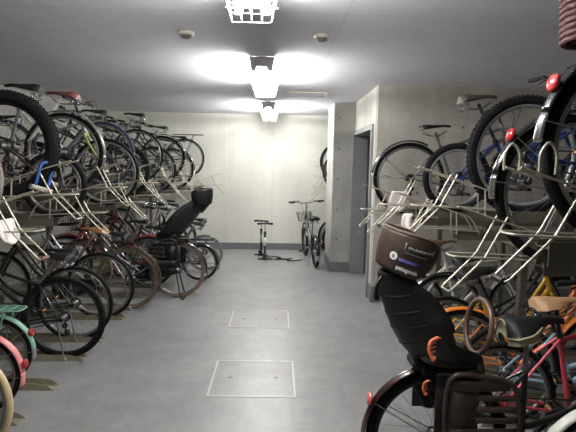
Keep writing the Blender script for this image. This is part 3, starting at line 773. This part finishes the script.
# right, upper trays
GRU, GRL = 'bicycles on the upper trays of the right rack', 'bicycles on the floor along the right rack'
nb = B('city_bicycle', 'closest upper right bicycle with black mudguard and pale red round reflector', 'right', 1.55, .865, HI, GRU, R=.335, rt=.021, fend=BLKG, tip=CHR, refl=REFP, reflang=146, fend_end=178, fc=BLKF, rack=None, hs=.82, rim=ALU, case=BLKP)
rb_ = MB()
for k in range(20):
    z = k * .018; s = 1 + .10 * k / 19
    rb_.tube(cr([(-.165 * s, -.075 * s, z), (.165 * s, -.075 * s, z), (.165 * s, .075 * s, z), (-.165 * s, .075 * s, z)], 4, True), .0095, 5, True)
for k in range(28):
    a = 2 * PI * k / 28; c_, s_ = math.cos(a), math.sin(a); q = 1 / max(abs(c_), abs(s_)) ** .8
    rb_.tube([(.167 * c_ * q, .077 * s_ * q, 0), (.184 * c_ * q, .085 * s_ * q, .35)], .008, 4)
obj('rear_basket', rb_, WICK, nb, (-.15, -.14, .64))
B('city_bicycle', 'upper right bicycle with glossy black mudguard and oval dark red reflector', 'right', 2.05, .955, LO, GRU, R=.335, rt=.02, fend=BLKG, tip=CHR, refl=REFL, reflang=139, fc=BLKF, hs=.8, rim=ALU, stand='side', fend_end=186)
B('mountain_bicycle', 'mountain bicycle with blue frame and big knobby black tyre, upper right', 'right', 2.65, 1.065, HI, GRU, R=.335, rt=.026, knob=True, frame='dia', fc=BLUF, rim=SILV, hs=.70, sx=.25, bar='flat', barm=DARK, stype='slim', stand=None, post=DARK)
B('folding_bicycle', 'small-wheeled upper right bicycle with raised grey-brown saddle and black handlebar', 'right', 3.4, 1.05, 1.28, GRU, R=.25, rt=.024, wb=.98, frame='mini', fc=BLUF, hs=.83, sx=.10, saddle=GRYBR, bar='flat', barz=.98, barm=DARK, rim=SILV, post=DARK, stand=None, hx=-.03)
B('city_bicycle', 'grey bicycle with silver mudguard and black saddle by the concrete column, upper right', 'right', 4.25, .865, LO, GRU, R=.325, frame='dia', fend=BLKG, tip=SILV, fc=GREYF, hs=.80, sx=.2, stype='slim', rim=ALU, barz=.95, fend_end=190, bar='flat', barm=DARK)
# right, on the floor
B('city_bicycle', 'bicycle with white mudguard in the bottom right corner of the photo', 'right', 1.75, 1.05, .002, GRL, R=.335, fend=WHITE, fc=WHITE, tire=RUB, hs=.58, barz=.9, refl=None, rim=ALU, stand=None)
cr_b = B('child_seat_bicycle', 'nearest right bicycle, maroon-black mudguard, carrying child seat with brown sticker-covered headrest', 'right', 2.08, .43, .002, GRL, R=.335, rt=.021, fend=MUDBR, tip=None, refl=CLEARP, reflang=150, fc=BLKF, saddle=BLKL, trim=BEIGE, stype='broad', hs=.91, sx=.40, stand='double', rack=None, case=BLKP, rim=DARK, wb=1.12, basket=DARK)
cs, SF = child_seat(cr_b, BLKP, BRN, BRN2, mat('brown_hoop_plastic', (92, 70, 60), .35), 18, guardm=mat('dark_brown_guard', (62, 48, 42), .5))
D_ = .0095
def onhead(ph0, v0): return lambda x, y: SF(ph0 - x / .15, v0 + y / .19, D_)
st = obj('sticker', MB().shell([[SF(-1.0 - .62 * i / 10, .30 + .10 * j / 3, D_ - .001) for j in range(4)] for i in range(11)], .001), PURP, cs)
c_ = []
for k in range(20):
    a = 2 * PI * k / 20; c_.append(SF(-.84 + .125 * math.cos(a), .39 + .10 * math.sin(a), D_ - .002))
st = obj('sticker', MB().add(c_, [tuple(range(20))]), WPRT, cs)
def rect(mb, p0, p1, v0, v1, m=0): mb.shell([[SF(p0 + (p1 - p0) * i / 6, v0 + (v1 - v0) * j / 2, D_) for j in range(3)] for i in range(7)], .0008, m)
tm = text_mesh('patagonia', .026, onhead(-1.0, .12), WPRT); obj('lettering', tm, None, cs)
gb = MB()
rr = random.Random(3)
for row, (v, hgt, p0, p1) in enumerate(((.66, .075, -1.2, -1.86), (.555, .02, -1.12, -1.8))):
    p = p0
    while p > p1:
        w = rr.uniform(.03, .075); rect(gb, p, p - w, v, v + hgt * rr.uniform(.5, 1.0)); p -= w + .02
rect(gb, -1.1, -1.125, .58, .80); rect(gb, -1.9, -1.925, .6, .80)
obj('lettering', gb, GREYT, cs)
pm = MB()
p = -1.03; 
while p > -1.5:
    w = rr.uniform(.03, .06); rect(pm, p, p - w, .325, .365); p -= w + .02
obj('lettering', pm, mat('lilac_print', (120, 112, 176), .6), cs)
ck = MB(); rect(ck, -.82, -.86, .35, .43); rect(ck, -.79, -.82, .40, .415); obj('sticker_figure', ck, DARK, cs)
# harness clip of orange plastic, and a dangling strap
def clip(x, y, z, k):
    sp = MB(); q = lambda a, b, c: V(x + a * k, y + b * k, z + c * k)
    sp.tube(cr([q(.06, .03, .075), q(.02, .005, .085), q(-.02, 0, .06), q(-.03, 0, .0), q(-.005, 0, -.05), q(.015, .0, -.065)], 4), [.006 * k] * 3 + [.013 * k] * 13 + [.016 * k, .02 * k, .022 * k, .02 * k, .014 * k], 8)
    for c in (.045, .015, -.015): sp.tube([q(-.025, -.006, c), q(.015, 0, c + .012)], .006 * k, 6)
    return sp
obj('strap_clip', clip(-.105, -.205, .84, .6), AMB, cs)
obj('strap', MB().tube(cr([(-.30, -.07, 1.12), (-.325, -.09, 1.09), (-.33, -.09, 1.05), (-.322, -.09, 1.02)], 4), [.008] * 8 + [.009, .011, .012, .012, .01], 6), BLKP, cs)
obj('strap_clip', clip(-.10, -.12, .63, .4), AMB, cs)
B('city_bicycle', 'rose red bicycle with tan saddle beyond the child seat, right floor', 'right', 2.45, .90, .002, GRL, R=.33, fc=ROSE, saddle=TANL, hs=.90, sx=.28, rim=ALU, frame='dia', bar='swept', post=BLKF, stand=None)
B('city_bicycle', 'light blue bicycle between the rose red and orange bicycles, right floor', 'right', 2.78, 1.12, .002, GRL, R=.33, fc=LBLU, hs=.8, sx=.2, rim=ALU, frame='city', post=BLKF)
B('city_bicycle', 'orange bicycle with orange mudguard and black saddle, right floor', 'right', 3.05, .93, .002, GRL, R=.325, fc=ORNG, fend=ORNG, hs=.92, sx=.07, rim=ALU, wb=.98, fend_end=170, post=DARK)
B('city_bicycle', 'yellow bicycle behind the orange one, right floor row', 'right', 3.5, 1.0, .002, GRL, R=.31, fc=YELL, hs=.80, sx=.2, rim=ALU, wb=1.0, hx=-.02)
B('city_bicycle', 'bicycle with plain black mudguard and low black saddle behind the yellow one', 'right', 3.92, 1.12, .002, GRL, R=.345, fc=BLKF, fend=BLKG, hs=.83, sx=.16, rim=ALU)
B('city_bicycle', 'white bicycle with brown saddle and white mudguard near the concrete column', 'right', 4.4, 1.05, .002, GRL, R=.29, fc=WHITE, fend=WHITE, saddle=BROWNL, hs=.90, sx=.22, rim=ALU, wb=1.0, post=WHITE, frame='dia', bar='swept')
# recess behind the pillar
GA = 'bicycles in the recess behind the pillar'
B('hybrid_bicycle', 'dark bicycle on high tray in the recess, its black wheel showing beside the pillar', 'right', 8.3, .735, HI, GA, frame='dia', bar='flat', hs=.85, knob=False, stand=None, rt=.025)
B('city_bicycle', 'dark blue bicycle on low tray in the recess, nearly hidden by the pillar', 'right', 8.02, .76, LO, GA, fc=NAVY, hs=.85)
B('city_bicycle', 'brown-saddled bicycle on the recess floor behind the pillar', 'right', 8.02, .78, .002, GA, fc=BLKF, saddle=BROWNL, hs=.85, fend=BLKG)
B('city_bicycle', 'blue-grey bicycle deepest on the recess floor behind the pillar', 'right', 8.4, .74, .002, GA, fc=mat('blue_grey_paint', (70, 84, 104), .4), hs=.9, basket=DARK)
B('folding_bicycle', 'small black folding bicycle parked alone at the far end of the aisle', None, 0, 0, 0, 'bicycles parked in the open', R=.25, rt=.022, wb=.98, frame='mini', fc=BLKF, fend=BLKG, tip=SILV, hs=.80, sx=.06, bar='flat', barz=.97, barm=ALU, rim=DARK, basket=mat('grey_wire', (104, 104, 102), .5), stand='side', pose=((.62, 7.28, 0), math.radians(96)), lean=math.radians(-3))

# ------------------------------------------------------------------ loose things
def pump(x, y, rz, lab):
    t = thing('floor_pump', lab, 'pump', (x, y, 0), rz, 'bicycle pumps standing by the far wall')
    obj('foot_plate', MB().box((-.12, -.035, 0), (.12, .035, .018), bev=.006).box((-.04, -.06, 0), (.04, .06, .03), bev=.006), BLKP, t)
    obj('barrel', MB().lathe([(0, .02), (.024, .02), (.022, .06), (.019, .07), (.019, .44), (.024, .445), (.024, .48), (0, .48)], axis='z', n=16, closed=False), BLKF, t)
    obj('band', MB().lathe([(.0195, .24), (.0205, .24), (.0205, .38), (.0195, .38)], axis='z', n=16), WPLAS if rz > 0 else GREYT, t)
    obj('rod', MB().tube([(0, 0, .47), (0, 0, .60)], .007, 8), CHR, t)
    obj('handle', MB().tube([(-.135, 0, .605), (-.12, 0, .61), (-.03, 0, .615), (.03, 0, .615), (.12, 0, .61), (.135, 0, .605)], [.013, .019, .015, .015, .019, .013], 10), BLKP, t)
    obj('gauge', MB().lathe([(0, -.03), (.03, -.03), (.033, -.024), (.033, -.012), (0, -.012)], (0, -.03, .07), 'y', 18, False), DARK, t)
    obj('hose', MB().tube(cr([(.02, -.03, .05), (.16, -.10, .02), (.3, -.06, .012), (.42, -.12, .012), (.36, -.2, .012), (.5, -.18, .012), (.62, -.1, .012)], 6), .009, 6), BLKP, t)
pump(-.20, 7.86, .1, 'black floor pump standing at far wall, in front of its twin')
pump(-.275, 8.22, -.35, 'black floor pump standing behind and left of another pump')

def cloth(name, lab, cat, rows, m, t=.006):
    o = obj(name, MB().shell(rows, t), m); return tag(o, lab, cat)
def drape(cx, cy, z_top, w, h, th, seed, skew=0.0, alongx=False):
    """cloth folded over a wire running along y: two hanging leaves"""
    r_ = random.Random(seed); ph = r_.random() * 6; rows = []
    for i in range(17):
        s = -1 + 2 * i / 16; a = abs(s); row = []
        for j in range(9):
            q = -1 + 2 * j / 8
            ll = h * (1 if s > 0 else .86) * (1 - .06 * q * q)
            z = z_top - max(0, a - .08) * ll; x = cx + math.copysign(min(a * .35, .5) * th * 2 + .008, s) * (1 if a > .05 else a / .05) + .012 * math.sin(q * 4 + ph + a * 2) * a + skew * a
            row.append(V(x, cy + w * q * math.sqrt(max(.05, 1 - .95 * a ** 10)) * (.85 + .15 * a) + .008 * math.sin(a * 5 + ph), z))
        rows.append(row)
    return rows if not alongx else [[V(cx + (p.y - cy), cy + (p.x - cx), p.z) for p in r] for r in rows]
cloth('cloth', 'white cloth hung over silver tray wires near the concrete column', 'cloth', drape(.985, 3.80, 1.40, .075, .2, .05, 4, alongx=True), CLOTH)
cloth('cloth', 'white cloth hanging above the brown child-seat headrest', 'cloth', drape(.845, 3.0, 1.30, .032, .17, .022, 9, alongx=True), CLOTH)
cloth('cloth', 'white cloth hanging off the nearest left tray at photo edge', 'cloth', drape(-1.515, 2.62, 1.27, .09, .15, .04, 12), CLOTH)
# U-lock with a blue sleeve hooked on the mountain bicycle's tray guide
t = thing('bicycle_lock', 'blue-sleeved U-shaped lock hooked on the wire beside fat knobby tyre', 'lock', (-1.505, 3.03, 1.425))
M = Matrix.Rotation(math.radians(17), 4, 'Y')
sh = [(-.04, 0, .0), (-.04, 0, .12), (-.03, 0, .155), (0, 0, .172), (.03, 0, .155), (.04, 0, .12), (.04, 0, .0)]
R_ = Matrix.Rotation(math.radians(55), 3, 'Z')
obj('shackle', MB().tube([R_ @ M.to_3x3() @ Vector(p) for p in cr(sh, 4)], .0105, 8), UBLUE, t)
obj('crossbar', MB().tube([R_ @ M.to_3x3() @ V(-.07, 0, -.005), R_ @ M.to_3x3() @ V(.07, 0, -.005)], .017, 10), STEEL, t)

# ------------------------------------------------------------------ camera, world, view
F_, CX, CY = 470.0, 288, 216
pitch, yaw, roll = math.atan(51 / F_), math.atan(11 / F_), math.radians(1.0)
fw = V(math.sin(yaw) * math.cos(pitch), math.cos(yaw) * math.cos(pitch), -math.sin(pitch))
r0 = V(math.cos(yaw), -math.sin(yaw), 0); u0 = r0.cross(fw)
r2 = r0 * math.cos(roll) + u0 * math.sin(roll); u2 = -r0 * math.sin(roll) + u0 * math.cos(roll)
cam = bpy.data.cameras.new('camera'); co = bpy.data.objects.new('camera', cam); col.objects.link(co)
cam.sensor_width = 36; cam.lens = F_ / 576 * 36; cam.clip_start = .05
M = Matrix((r2, u2, -fw)).transposed().to_4x4(); M.translation = V(0, 0, 1.6); co.matrix_world = M
scene.camera = co
w = bpy.data.worlds.new('world'); scene.world = w; w.use_nodes = True
w.node_tree.nodes['Background'].inputs['Color'].default_value = (.0, .0, .0, 1)
vs = scene.view_settings; vs.view_transform = 'Standard'; vs.look = 'None'; vs.gamma = 1; vs.use_curve_mapping = False
vs.exposure = 0.12
scene.cycles.use_denoising = True
scene.cycles.max_bounces = 8; scene.cycles.diffuse_bounces = 5
